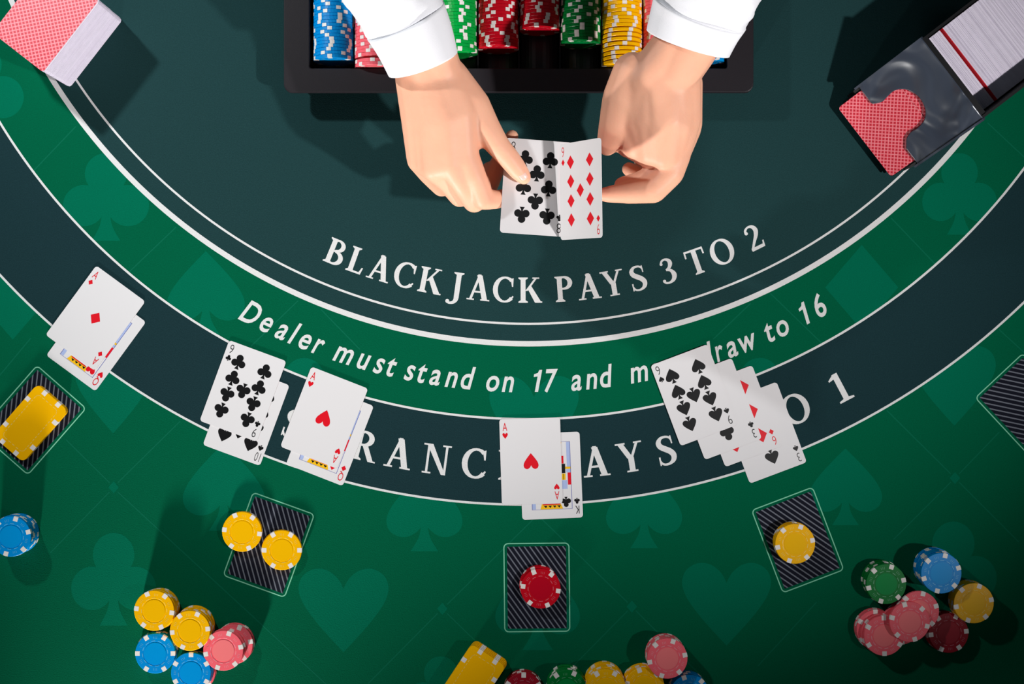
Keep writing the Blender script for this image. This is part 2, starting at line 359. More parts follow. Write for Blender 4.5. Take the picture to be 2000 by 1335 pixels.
for ch, x, y in (('I', 436, 775), ('N', 500, 800), ('S', 572, 830), ('U', 642, 858), ('R', 712, 872), ('A', 779, 885), ('N', 852, 896), ('C', 926, 902), ('E', 993, 905), ('P', 1095, 903),
                 ('A', 1163, 900), ('Y', 1231, 890), ('S', 1300, 878), ('2', 1392, 850), ('T', 1487, 820), ('O', 1553, 797), ('1', 1643, 758)):
    g, wd = serif_glyph(ch); g.v = [((v[0] - wd / 2) * 1.05, v[1], 0) for v in g.v]
    place_letter(g.v, g.f, x, y, 1026, -413, 1350, 58)
# --- slanted sans lettering
def sans_word(word, xa, xb, cy=-425, cx=1032, rb=1190, cap=43):
    gl = []; tot = 0
    adv = {'m': 1.42, 'w': 1.22, 'l': .46, 't': .56, 'r': .62, '1': .82, 's': .84, 'D': 1.12}
    for ch in word: gl.append((ch, tot, adv.get(ch, .92))); tot += adv.get(ch, .92)
    rm = rb - cap * .45
    a0 = math.asin((xa - cx) / rm); a1 = math.asin((xb - cx) / rm)
    for ch, x0, ad in gl:
        a = a0 + (a1 - a0) * (x0 + ad / 2) / tot
        if ch not in TXT: TXT[ch] = text_mesh(ch, 1.0, 1.0, .22, .016, M['ink'])
        me = TXT[ch]; xs = [v.co.x for v in me.vertices]; wcur = max(xs) - min(xs)
        unit = (a1 - a0) * rm / tot                        # px per advance unit
        k = ad * unit * .90 / (wcur * cap * 1.42)          # horizontal fit
        k = min(k, .80)
        vs = [(v.co.x * k * 1.42, v.co.y * 1.46, 0) for v in me.vertices]
        fs_ = [list(p.vertices) for p in me.polygons]
        if ch == '1':
            q = [(-.02, 0), (.13, 0), (.33, 1), (.21, 1), (.13, .86), (-.04, .80), (-.06, .68), (.118, .70)]
            vs = [(x - .06, y, 0) for x, y in q]; fs_ = [list(range(8))]
        place_letter(vs, fs_, cx + rb * math.sin(a), cy + rb * math.cos(a), cx, cy, rb, cap)
TXT = {}
for wd_, xa, xb in (('Dealer', 472, 634), ('must', 649, 775), ('stand', 787, 930), ('on', 948, 1007), ('17', 1034, 1092), ('and', 1110, 1199), ('must', 1223, 1348), ('draw', 1366, 1478), ('to', 1493, 1541), ('16', 1556, 1616)):
    sans_word(wd_, xa, xb)

# --- betting boxes
def clip(poly, x0, x1, y0, y1):
    for ax, lim, sgn in ((0, x0, 1), (0, x1, -1), (1, y0, 1), (1, y1, -1)):
        out = []
        for k in range(len(poly)):
            p, q = poly[k], poly[(k + 1) % len(poly)]; ip = (p[ax] - lim) * sgn >= 0; iq = (q[ax] - lim) * sgn >= 0
            if ip: out.append(p)
            if ip != iq:
                f = (lim - p[ax]) / (q[ax] - p[ax]); out.append((p[0] + (q[0] - p[0]) * f, p[1] + (q[1] - p[1]) * f))
        poly = out
        if not poly: return []
    return poly
bwid, bhei = 127 / PX, 172 / PX
for x, y, rot in ((63.5, 820, 41.2), (525, 1063.5, 19.8), (1048.5, 1146.5, -.6), (1558, 1054, -20.8), (2010, 796, -43)):
    bo = G(); bo.poly(rrect(bwid - 12 / PX, bhei - 12 / PX, 1.5 / PX), 0)
    b_ = bo.build('betting_box', M['navy'], table); b_.location = (*W2(x, y), Z1 * 1.6); b_.rotation_euler[2] = -math.radians(rot)
    g = G(); tw, th = (bwid - 12 / PX) / 2, (bhei - 12 / PX) / 2; dx = math.cos(math.radians(-55)); dy = math.sin(math.radians(-55)); nx, ny = -dy, dx
    sp = 8.8 / PX
    for k in range(-16, 17):
        c = (nx * sp * k, ny * sp * k); hw = 1.25 / PX
        p = clip([(c[0] - dx * .2 - nx * hw, c[1] - dy * .2 - ny * hw), (c[0] + dx * .2 - nx * hw, c[1] + dy * .2 - ny * hw), (c[0] + dx * .2 + nx * hw, c[1] + dy * .2 + ny * hw), (c[0] - dx * .2 + nx * hw, c[1] - dy * .2 + ny * hw)], -tw, tw, -th, th)
        if len(p) > 2: g.poly(p, 2e-5)
    g.build('stripes', M['stripe'], b_)
    g = G(); g.band(rrect(bwid, bhei, 8 / PX, 6), 2.1 / PX, 3e-5, closed=True); g.build('outline', M['mint'], b_)

# ------------------------------------------------------------------ playing cards
CW, CHT, CT = .0625, .0882, .0003
def card_body_mesh(m=None):
    g = G(); g.prism(rrect(CW, CHT, .0032), 0, CT); me = bpy.data.meshes.new('playing_card'); me.from_pydata(g.v, [], g.f)
    me.materials.append(M['card']); me.materials.append(m or M['back'])
    return me
CARD = card_body_mesh(); CARD.polygons[0].material_index = 1      # back underneath
CARDBACK = card_body_mesh(); CARDBACK.polygons[1].material_index = 1; CARDBACK.polygons[0].material_index = 0
IDX = {}
def add(parent, name, me, x, y, rz=0, z=None, sx=1):
    o = link(name, me, None, parent); o.location = (x, y, CT + 5e-5 if z is None else z); o.rotation_euler = (0, 0, rz)
    if sx != 1: o.scale = (sx, 1, 1)
    return o
ROWS = {3: [(0, .325), (0, 0), (0, -.325)], 6: [(-1, .325), (-1, 0), (-1, -.325), (1, .325), (1, 0), (1, -.325)],
        8: [(-1, .325), (-1, 0), (-1, -.325), (1, .325), (1, 0), (1, -.325), (0, .163), (0, -.163)],
        9: [(s, v) for s in (-1, 1) for v in (.325, .11, -.11, -.325)] + [(0, 0)],
        10: [(s, v) for s in (-1, 1) for v in (.325, .11, -.11, -.325)] + [(0, .22), (0, -.22)]}
def make_card(rank, st, loc, rz, label, group=None, pipsize=.0155, colx=.0143, ix=.0257):
    c = link('playing_card', CARD, None); c.location = loc; c.rotation_euler = (0, 0, rz)
    tag(c, label, 'playing card', group)
    ink = M['red'] if st in ('heart', 'diamond') else M['black']
    if (rank, ink.name) not in IDX: IDX[(rank, ink.name)] = text_mesh(rank, .0120 if rank in 'AQK' else .0136, .60 if rank in 'AQK' else .72 if rank != '10' else .55, 0, .0 if rank in 'AQK' else -.012, ink)
    for s in (1, -1):
        me = IDX[(rank, ink.name)]
        o = add(c, 'index_letter' if rank in 'AQK' else 'index_number', me, -s * ix, s * .0318, 0 if s == 1 else PI)
        add(c, 'index_suit', suit_mesh(st, .0060, ink), -s * ix, s * .0268, 0 if s == 1 else PI)
    if rank == 'A': add(c, 'pip', suit_mesh(st, 0.0165 if st == 'heart' else .0138, ink), 0, 0, PI if st == 'heart' else 0)
    elif rank in ('Q', 'K'):
        g = G(); g.band([(-.0205, -.0345), (.0205, -.0345), (.0205, .0345), (-.0205, .0345)], .0005, 0, closed=True); g.build('frame', M['blueink'], c).location = (0, 0, CT + 5e-5)
        for s in (1, -1): add(c, 'pip', suit_mesh(st, .0105, ink), -s * .0145, s * .0275, 0 if s == 1 else PI)
        cg = empty_mesh = G()
        cols = {}
        def patch(key, pts):
            for s in (1, -1): cols.setdefault(key, G()).poly([(x * s, y * s) for x, y in pts], 0)
        # a generic two-way court figure: crown, hair, face, patterned robe bands
        R4 = lambda key, xa, xb, ya, yb3: patch(key, [(xa, ya), (xb, ya), (xb, yb3), (xa, yb3)])
        patch('yellowink', [(-.0105, -.0288), (.0088, -.0288), (.0112, -.0342), (-.0122, -.0342)])
        R4('red', -.0095, .0085, -.0288, -.0300)
        for kk in range(4): patch('black', [(-.0088 + kk * .0046, -.0306), (-.0064 + kk * .0046, -.0330), (-.0048 + kk * .0046, -.0306)])
        R4('paleblue', .0168, .0204, .0085, .034); R4('yellowink', .0150, .0206, .0064, .0086); R4('paleblue', .0160, .0205, .0028, .0062)
        R4('red', .0172, .0206, -.0098, .0026); R4('yellowink', .0184, .0200, -.0085, -.0065); R4('yellowink', .0184, .0200, -.0040, -.0020)
        R4('red', .0095, .0135, .0120, .0200); R4('black', .0098, .0150, .0022, .0118); R4('yellowink', .0092, .0150, -.0048, .0018); R4('black', .0105, .0112, -.0045, .0015); R4('black', .0128, .0134, -.0045, .0015)
        R4('paleblue', .0100, .0166, -.0140, -.0052); R4('blueink', -.004, .0095, -.004, .006); R4('red', -.010, .0, .008, .018)
        for q, (key, gg) in enumerate(cols.items()):
            gg.build('court_print', M[key], c).location = (0, 0, CT + 5e-5 + (2e-5 if key in ('black', 'red') else 0))
    else:
        for sx_, v in ROWS[int(rank)]:
            add(c, 'pip', suit_mesh(st, pipsize, ink), sx_ * colx, v * CHT * .92, 0 if v >= -.001 and not (v == 0 and rank == '9') else PI)
    return c
def at(px, py, k=0): p = P(px, py, 0); return (p.x, p.y, 2.2e-4 + k * 4.2e-4)
R_ = math.radians
cards = [
 ('Q', 'heart', 188, 661, 36.2, 0, 'queen of hearts half hidden under the ace of diamonds on the left'),
 ('A', 'diamond', 187, 621, 36.2, 1, 'ace of diamonds on top of a queen, leftmost pair of cards'),
 ('10', 'spade', 481, 810, 20.2, 0, 'ten of spades mostly covered by the nine of clubs'),
 ('9', 'club', 475, 763, 20.2, 1, 'nine of clubs lying face up over the ten of spades'),
 ('Q', 'diamond', 644.5, 849, 21.3, 0, 'queen of diamonds peeking out under the left ace of hearts'),
 ('A', 'heart', 633.5, 815, 21.3, 1, 'tilted ace of hearts covering the queen of diamonds'),
 ('K', 'club', 1076, 928.5, -2.4, 0, 'king of clubs sticking out under the central ace of hearts'),
 ('A', 'heart', 1037, 900, -1.8, 1, 'upright ace of hearts above the central betting box'),
 ('3', 'spade', 1490.5, 844.5, -20.6, 0, 'three of spades, lowest of the four fanned cards on the right'),
 ('6', 'diamond', 1442.5, 812, -20.6, 1, 'six of diamonds showing its right edge in the fan of four'),
 ('3', 'club', 1402.5, 798, -20.6, 2, 'three of clubs just under the nine of spades'),
 ('9', 'spade', 1355, 771, -20.6, 3, 'nine of spades on top of the four fanned cards'),
]
for rk, st, x, y, rot, k, lab in cards:
    make_card(rk, st, at(x, y, k), -R_(rot), lab, 'cards dealt to the players')

# ------------------------------------------------------------------ chips
CR, CTH = .0203, .0033
def lathe(prof, n=40):
    vs, fs_ = [], []
    for r, z in prof:
        for k in range(n): vs.append((r * math.cos(2 * PI * k / n), r * math.sin(2 * PI * k / n), z))
    for i in range(len(prof) - 1):
        for k in range(n): fs_.append([i * n + k, i * n + (k + 1) % n, (i + 1) * n + (k + 1) % n, (i + 1) * n + k])
    fs_.append(list(range(n))[::-1]); fs_.append([(len(prof) - 1) * n + k for k in range(n)])
    return vs, fs_
def pymesh(name, v, f, m):
    me = bpy.data.meshes.new(name); me.from_pydata(v, [], f); me.materials.append(m); me.update(); return me
CHM = {}
cv, cf = lathe([(CR * .60, 0.0001), (CR * .62, 0), (CR - .0003, 0), (CR, .0003), (CR, CTH - .0003), (CR - .0003, CTH), (CR * .62, CTH), (CR * .60, CTH - .0001)])
def wedge(r0, r1, half, z0, z1, n=3):
    pts = [(r1 * math.cos(half * (2 * k / n - 1)), r1 * math.sin(half * (2 * k / n - 1))) for k in range(n + 1)] + \
          [(r0 * math.cos(half * (1 - 2 * k / n)) , r0 * math.sin(half * (1 - 2 * k / n)) ) for k in range(n + 1)]
    return pts
g = G(); pts = []
hw = .0023
pts = [(CR * .775, -hw), (CR + .00005, -hw), (CR + .00014, 0), (CR + .00005, hw), (CR * .775, hw)]
pts[1] = (math.sqrt((CR + .00012) ** 2 - hw * hw), -hw); pts[3] = (pts[1][0], hw)
g.prism(pts, -.00003, CTH + .00005)
CHM['spot'] = pymesh('edge_spot', g.v, g.f, M['spot'])
for k in CH:
    CHM[k] = pymesh('poker_chip', cv, cf, M['chip_' + k])
    dv, df = lathe([(CR * .545, -.00004), (CR * .545, CTH + .00006)], 32)
    CHM['disc_' + k] = pymesh('centre_disc', dv, df, M['disc_' + k])
    g = G()
    for z in (CTH + .00004,):
        for j in range(12):
            a = 2 * PI * j / 12; a2 = a + .30
            g.band([(CR * .635 * math.cos(a + (a2 - a) * q / 3), CR * .635 * math.sin(a + (a2 - a) * q / 3)) for q in range(4)], .0006, z)
        for j in range(6):
            a = 2 * PI * (j + .5) / 6
            for d in (-.10, 0, .10): g.band([(CR * .74 * math.cos(a + d), CR * .74 * math.sin(a + d)), (CR * .86 * math.cos(a + d), CR * .86 * math.sin(a + d))], .00035, z)
    CHM['dash_' + k] = pymesh('moulded_ring', g.v, g.f, M['dash_' + k])
def make_chip(color, loc, rot, label, group, spin=0):
    c = link('poker_chip', CHM[color], None); c.rotation_mode = 'XYZ'
    c.matrix_world = Matrix.Translation(loc) @ rot @ Matrix.Rotation(spin, 4, 'Z')
    tag(c, label, 'poker chip', group)
    for j in range(6):
        s = link('edge_spot', CHM['spot'], None, c); s.rotation_euler = (0, 0, j * PI / 3)
    link('centre_disc', CHM['disc_' + color], None, c); link('moulded_ring', CHM['dash_' + color], None, c)
    return c
I4 = Matrix.Identity(4)
ORD = ['', 'second', 'third', 'fourth', 'fifth', 'sixth', 'seventh', 'eighth', 'ninth', 'tenth', 'eleventh', 'twelfth', 'thirteenth', 'fourteenth', 'fifteenth', 'sixteenth', 'seventeenth', 'eighteenth', 'nineteenth', 'twentieth',
       'twenty-first', 'twenty-second', 'twenty-third', 'twenty-fourth', 'twenty-fifth', 'twenty-sixth', 'twenty-seventh', 'twenty-eighth', 'twenty-ninth', 'thirtieth']
def stack(spec, where, group, spins=None):
    """spec: list from the bottom up of (colour, px, py); photo point of each chip's upper face"""
    n = len(spec)
    for i, (c, x, y) in enumerate(spec):
        z = 2e-4 + i * (CTH + .00012); p = P(x, y, z + CTH); k = n - 1 - i
        lab = ('%s chip on top of %s' % (c, where)) if k == 0 else '%s chip, %s from top of %s' % (c, ORD[k], where)
        make_chip(c, (p.x, p.y, z), I4, lab, group, (spins[i] if spins and i < len(spins) and spins[i] is not None else random.uniform(0, PI / 3)))
def up(c, n, x0, y0, x1, y1, jit=1.0):
    """n chips, bottom at photo (x0,y0), top at (x1,y1)"""
    out = []
    for i in range(n):
        f = i / max(1, n - 1); j = jit if 0 < i < n - 1 else 0
        out.append((c, x0 + (x1 - x0) * f + random.uniform(-j, j), y0 + (y1 - y0) * f + random.uniform(-j, j)))
    return out
GR = 'poker chips stacked on the felt'
stack(up('blue', 8, 36, 1041, 21, 1047), 'the blue stack at the left edge', GR, [None] * 7 + [.25])
stack(up('yellow', 2, 473, 1037, 472.5, 1038), 'the left yellow pair on the striped box', GR, [0, -.12])
stack(up('yellow', 2, 549.5, 1073, 550.5, 1074), 'the right yellow pair on the striped box', GR, [0, .0])
stack([('red', 1053, 1142), ('red', 1054, 1144), ('red', 1056, 1149)], 'the red stack in the central betting box', GR, [.3, .9, -.13])
stack(up('yellow', 4, 1549, 1057, 1553, 1061.5), 'the yellow stack in the right betting box', GR, [None, None, None, .2])
LG = 'the left of the lower left cluster'
stack(up('yellow', 6, 311, 1187, 301, 1192), 'the upper yellow stack of the lower left cluster', GR, [None] * 5 + [-.12])
stack(up('yellow', 6, 380, 1221, 371, 1231), 'the inner yellow stack of the lower left cluster', GR, [None] * 5 + [.10])
stack(up('blue', 4, 308, 1270, 303, 1275.5), 'the left blue stack of the lower left cluster', GR, [None] * 3 + [0])
stack([('crimson', 383, 1310), ('pink', 382, 1311)] + up('blue', 3, 377, 1311, 373, 1313), 'the bottom blue stack of the lower left cluster', GR, [None] * 4 + [.52])
stack([('pink', 458, 1255), ('red', 456, 1257), ('pink', 455, 1258), ('pink', 440, 1266), ('pink', 436, 1270)], 'the pink stack of the lower left cluster', GR, [None] * 4 + [.2])
stack(up('crimson', 4, 1022, 1346, 1022, 1353), 'the dark red stack at the bottom edge', GR, [None] * 3 + [.5])
stack(up('green', 6, 1106, 1336, 1107, 1347), 'the green stack at the bottom edge', GR, [None] * 5 + [.1])
stack(up('yellow', 8, 1180, 1330, 1184, 1346), 'the left yellow stack at the bottom edge', GR)
stack(up('yellow', 5, 1254, 1334, 1259, 1342), 'the right yellow stack at the bottom edge', GR)
stack(up('pink', 7, 1299, 1276, 1303.5, 1285.5, .3), 'the pink stack near the bottom edge', GR, [None] * 6 + [.2])
stack(up('blue', 4, 1342, 1348, 1347, 1356), 'the blue stack at the bottom edge', GR)
stack(up('green', 5, 1722, 1132, 1731, 1140), 'the green stack of the lower right cluster', GR, [None] * 4 + [.22])
stack(up('blue', 9, 1824, 1107, 1838.5, 1119), 'the blue stack of the lower right cluster', GR, [None] * 8 + [.3])
stack(up('yellow', 6, 1892, 1171, 1902, 1177.5), 'the yellow stack of the lower right cluster', GR, [None] * 5 + [.2])
stack([('crimson', 1844, 1231), ('red', 1848, 1234), ('crimson', 1853, 1235.5)], 'the dark red stack of the lower right cluster', GR, [None] * 2 + [.1])
stack([('pink', 1708, 1226), ('pink', 1710, 1229), ('pink', 1712, 1229), ('pink', 1722, 1238), ('pink', 1727, 1241)], 'the leaning pink stack of the lower right cluster', GR)
stack([('pink', 1774, 1203), ('pink', 1772, 1207), ('pink', 1762, 1216), ('pink', 1760, 1219), ('pink', 1783, 1204), ('pink', 1795, 1193), ('pink', 1777, 1214)], 'the tall pink stack of the lower right cluster', GR)

# plaques
PW, PH_, PT = .0415, .070, .0033
def plaque_meshes():
    g = G(); g.prism(rrect(PW, PH_, .0055, 5), 0, PT); return pymesh('plaque', g.v, g.f, M['chip_yellow'])
PLM = plaque_meshes()
g = G(); g.prism([(-.0024, -.0048), (.0024, -.0048), (.0024, .0), (-.0024, .0)], -.00003, PT + .00005); PSP = pymesh('edge_spot', g.v, g.f, M['spot'])
g = G()
for q in (.0125,):
    rr = rrect(PW - .014, PH_ - .014, .004, 5)
    for k in range(0, len(rr) - 0, 1):
        a, b = rr[k], rr[(k + 1) % len(rr)]; l = math.hypot(b[0] - a[0], b[1] - a[1]); n = max(1, int(l / .004))
        for j in range(n):
            f0, f1 = j / n, (j + .6) / n
            g.band([(a[0] + (b[0] - a[0]) * f0, a[1] + (b[1] - a[1]) * f0), (a[0] + (b[0] - a[0]) * f1, a[1] + (b[1] - a[1]) * f1)], .0007, PT + 4e-5)
PRING = pymesh('moulded_border', g.v, g.f, M['dash_yellow'])
def plaque(px, py, z, rz, label):
    p = P(px, py, z + PT); o = link('gaming_plaque', PLM, None); o.location = (p.x, p.y, z); o.rotation_euler = (0, 0, rz); tag(o, label, 'gaming plaque', 'yellow plaques')
    for x, y, a in ((.009, PH_ / 2, 0), (-.009, PH_ / 2, 0), (.009, -PH_ / 2, PI), (-.009, -PH_ / 2, PI), (PW / 2, .017, -PI / 2), (PW / 2, -.017, -PI / 2), (-PW / 2, .017, PI / 2), (-PW / 2, -.017, PI / 2)):
        s = link('edge_spot', PSP, None, o); s.location = (x * 1.003, y * 1.003, 0); s.rotation_euler = (0, 0, a)
    link('moulded_border', PRING, None, o)
for k in range(2):
    plaque(59 + (1 - k) * 2, 826 - (1 - k), 2e-4 + k * (PT + .00012), -R_(41), ['yellow rectangular plaque under another in the left striped box', 'yellow rectangular plaque topmost in the left striped box'][k])
PN = ['lowest', 'second from the bottom', 'third from the bottom', 'fourth from the bottom', 'topmost']
for k in range(5):
    plaque(917 + 7 - k * 1.6, 1335 - 9 + k * 2.2, 2e-4 + k * (PT + .00012), -R_(33.5), 'yellow rectangular plaque, %s in the pile at the bottom edge' % PN[k])

# ------------------------------------------------------------------ chip tray
TZ = .034
def X(px, z): return (px - 1000) / PX * (1 - z / H)
def Y(py, z): return (667.5 - py) / PX * (1 - z / H)
tray = empty('chip_tray', (X(1013, TZ), Y(0, 0), 0), 0, 'black plastic chip tray with ten wells on the dealer side of the table', 'tray')
def loc_tray(g): ox, oy = tray.location.x, tray.location.y; return g.tr(lambda v: (v[0] - ox, v[1] - oy, v[2]))
x0, x1 = X(554, TZ), X(1472, TZ); yb, yt = Y(180, TZ), Y(-190, TZ)
ix0, ix1 = X(605, TZ), X(1420, TZ); iy0, iy1 = Y(133, TZ), Y(-150, TZ)
# frame: a ring with rounded corners, standing on a smaller body
def ring(outer, inner, z0, z1):
    g = G(); n = len(outer)
    for zz in (z0, z1): g.v += [(p[0], p[1], zz) for p in outer] + [(p[0], p[1], zz) for p in inner]
    for k in range(n):
        k2 = (k + 1) % n
        g.f += [[2 * n + k, 2 * n + k2, 3 * n + k2, 3 * n + k], [k, n + k, n + k2, k2], [k, k2, 2 * n + k2, 2 * n + k], [n + k, 3 * n + k, 3 * n + k2, n + k2]]
    return g
def rr_at(xa, xb, ya, yb_, r): return [(p[0] + (xa + xb) / 2, p[1] + (ya + yb_) / 2) for p in rrect(xb - xa, yb_ - ya, r, 4)]
fr = loc_tray(ring(rr_at(x0, x1, yb, yt, .008), rr_at(ix0, ix1, iy0, iy1, .002), TZ - .006, TZ)).build('rim', M['tray'], tray)
bv = fr.modifiers.new('b', 'BEVEL'); bv.width = .0012; bv.segments = 2; bv.limit_method = 'ANGLE'
loc_tray(ring(rr_at(x0 + .010, x1 - .010, yb + .010, yt - .01, .006), rr_at(ix0 - .001, ix1 + .001, iy0 - .001, iy1 + .001, .002), 0.0002, TZ - .006)).build('tray_wall', M['tray'], tray)
pitch = 80.6 / PX * (1 - .03 / H); colx = [X(651, .03) + pitch * i for i in range(10)]
ZC = CR + .0052
# wells: one trough surface each, with ridge between
for i, cx in enumerate(colx):
    g = G(); n = 14; yy0, yy1 = iy0 + .0002, iy1; rr = CR + .0006; hwid = pitch / 2
    prof = [(-hwid, .0120)] + [(rr * math.sin(R_(a)), ZC - rr * math.cos(R_(a))) for a in range(-60, 61, 10)] + [(hwid, .0120)]
    prof = [(max(-hwid, min(hwid, p[0])), p[1]) for p in prof]
    for yy in (yy0, yy1): g.v += [(cx + p[0], yy, p[1]) for p in prof]
    m = len(prof); g.f = [[k, k + 1, m + k + 1, m + k] for k in range(m - 1)]
    loc_tray(g).build('well', M['well'], tray)
g = G(); g.box(ix0, ix1, iy0, iy1, .0003, .0035); loc_tray(g).build('tray_floor', M['well'], tray)
for i in range(9):
    xm = (colx[i] + colx[i + 1]) / 2; g = G(); g.box(xm - .0006, xm + .0006, iy0, iy1, .012, .022); loc_tray(g).build('divider', M['well'], tray)
# end wall facing
TRAYCOL = [('blue', 112, 0), ('pink', 126, 1), ('crimson', 100, 0), ('lime', 97, 0), ('red', 88, 0), ('red', 51, 0), ('green', 78, 0), ('yellow', 122, 2), ('pink', 100, 0), ('blue', 114, 0)]
NCOL = ['leftmost', 'second', 'third', 'fourth', 'fifth', 'sixth', 'seventh', 'eighth', 'ninth', 'tenth']
ROTX = Matrix.Rotation(PI / 2, 4, 'X')      # chip axis along y
for i, (c, py, loose) in enumerate(TRAYCOL):
    y = Y(py, ZC + CR) + .0002; k = 0; ytop = Y(-22, ZC + CR)
    while y < ytop and k < 26:
        lean = 0
        if loose == 1 and k == 2: y += .0022
        if loose == 2 and 0 < k < 9: y += .0010
        if loose == 2 and k > 4: y += .0002
        rot = Matrix.Rotation(lean, 4, 'X') @ ROTX
        cc = {'lime': 'green'}.get(c, c)
        lab = '%s poker chip, %s from the near end of the %s tray column' % ({'lime': 'bright green'}.get(c, c), 'first' if k == 0 else ORD[k], NCOL[i])
        zoff = .0 if not (loose == 2 and k < 5) else .0
        make_chip(c, (colx[i] + random.uniform(-.0002, .0002), y + CTH, ZC + zoff), rot, lab, 'poker chips standing in the tray', random.uniform(0, PI / 3))
        y += CTH + .00014; k += 1

# ------------------------------------------------------------------ discard pile, top left
ang = math.atan2(141 - 3, 192 - 84)          # long edge direction on screen (up-right)
HP = .072
def card_pile(name, n, cx, cy, rz, label, cat, z0=2e-4, gap=None, top=.0003, w_=CW, h_=CHT):
    g = G(); z = z0
    for i in range(n):
        j = .00018; jx, jy = random.uniform(-j, j), random.uniform(-j, j)
        if gap and i >= gap: jx += .0007; jy += .0002
        rc = rrect(w_, h_, .0032, 2); g.prism([(p[0] + jx, p[1] + jy) for p in rc], z, z + top * .93); z += top
    o = g.build(name, M['cardedge'], None); o.location = (cx, cy, 0); o.rotation_euler = (0, 0, rz); tag(o, label, cat, kind='stuff'); return z
pc = [P(84, 141, HP), P(192, 2, HP)]
d = (pc[1] - pc[0]); d.z = 0; d.normalize(); nrm = Vector((-d.y, d.x, 0))       # towards upper left
cen = pc[0] + d * CHT / 2 + nrm * CW / 2
rzp = math.atan2(d.y, d.x) - PI / 2
zt = card_pile('discard_pile', 238, cen.x, cen.y, rzp, 'tall pile of discarded white-edged cards at the upper left corner', 'card pile', gap=100)
o = link('playing_card', CARDBACK, None); o.location = (cen.x, cen.y, zt + .00005); o.rotation_euler = (0, 0, rzp)
tag(o, 'face-down card with red lattice back on top of the discard pile', 'playing card')
# clear-cut black discard base under the pile: low corner posts far side
# ------------------------------------------------------------------ dealing shoe, top right
# axis: u points from the mouth to the rear (up-right), v across
Fz1 = .076
A0, A1 = P(1636, 214, .010), P(1740, 341, .010)          # low edge of the front card
B0, B1 = P(1800, 74, Fz1), P(1918, 236, Fz1)             # top end of the cover
v = (A1 - A0 + B1 - B0); v.z = 0; v.normalize(); u = Vector((-v.y, v.x, 0))
if u.x < 0: u = -u
mid0 = (A0 + A1) / 2; mid1 = (B0 + B1) / 2
sw = .0970
axis_len = (mid1 - mid0).dot(u)
base = Vector((mid0.x, mid0.y, 0)) + v * (mid1 - mid0).dot(v) * .5
rz = math.atan2(u.y, u.x)
tl = (Fz1 - .010) / axis_len; th_ = math.atan(tl)
cs = .0225                                                # cover starts here
print('shoe', axis_len, math.degrees(th_), (A1 - A0).length, (B1 - B0).length)
shoe = empty('dealing_shoe', base, rz, 'black dealing shoe with polished sloping front at the upper right corner', 'dealing shoe')
def hz(x): return .010 + x * tl
for s in (1, -1):
    g = G(); prof = [(cs - .004, .0003), (.34, .0003), (.34, Fz1), (axis_len, Fz1), (cs, hz(cs)), (cs - .004, hz(cs) - .006)]; ya, yb2 = (s * sw / 2, s * (sw / 2 - .0028))
    n = len(prof); g.v = [(p[0], ya, p[1]) for p in prof] + [(p[0], yb2, p[1]) for p in prof]
    g.f = [list(range(n)), list(range(n, 2 * n))[::-1]] + [[k, n + k, n + (k + 1) % n, (k + 1) % n] for k in range(n)]
    if s < 0: g.f = [f[::-1] for f in g.f]
    g.build('side_wall', M['shoe'], shoe)
g = G(); g.box(.010, .34, -sw / 2 + .0028, sw / 2 - .0028, .0003, .0035); g.build('shoe_floor', M['shoe'], shoe)
g = G(); g.box(.336, .34, -sw / 2 + .0028, sw / 2 - .0028, .0035, Fz1); g.build('rear_wall', M['shoe'], shoe)
S_ = (axis_len - cs) / math.cos(th_); hwid = sw / 2 + .0006
cut = catmull([(0, .027), (.004, .0245), (.010, .0225), (.017, .0235), (.026, .0240), (.0345, .0190), (.0395, .0100), (.0405, .0000), (.0375, -.0100), (.031, -.0165), (.022, -.0190), (.014, -.0185), (.007, -.0210), (.003, -.0255), (0, -.0295)], 4)
pl = [(0, hwid)] + [tuple(p) for p in cut] + [(0, -hwid), (S_, -hwid), (S_, hwid)]
g = G(); g.prism(pl, -.0010, .0010)
cover = g.build('front_cover', M['gloss'], shoe); cover.location = (cs, 0, hz(cs) + .0030); cover.rotation_euler = (0, -th_, 0); cover['label'] = 'polished black sloping cover with a rounded thumb notch'
bv = cover.modifiers.new('b', 'BEVEL'); bv.width = .0008; bv.segments = 2; bv.limit_method = 'ANGLE'
for s in (1, -1):
    g = G(); g.box(-.004, S_, s * hwid - .0011, s * hwid + .0011, -.0045, .0022)
    lip = g.build('cover_edge', M['gloss'], shoe); lip.location = cover.location; lip.rotation_euler = cover.rotation_euler
g = G(); g.box(axis_len, axis_len + .007, -sw / 2 + .0028, sw / 2 - .0028, Fz1 - .012, Fz1 - .001); g.build('cross_bar', M['shoe'], shoe)
def ramp_card(along, dn, label):
    fc = link('playing_card', CARDBACK, None); tag(fc, label, 'playing card')
    loc = Vector((along * math.cos(th_), 0, .010 + along * math.sin(th_) + dn))
    fc.matrix_world = Matrix.Translation(base) @ Matrix.Rotation(rz, 4, 'Z') @ Matrix.Translation(loc) @ Matrix.Rotation(-th_, 4, 'Y')
ramp_card(CW / 2, .0006, 'face-down card with red lattice back filling the shoe mouth')
ramp_card(CW / 2 + .015, -.0002, 'next red-backed card just behind the front card, seen in the thumb notch')
g = G(); g.box(-.029, .046, -.0450, .0450, -.003, -.0010)
rp = g.build('ramp', M['shoe'], shoe); rp.location = (CW / 2 * math.cos(th_), 0, .010 + CW / 2 * math.sin(th_)); rp.rotation_euler = (0, -th_, 0)
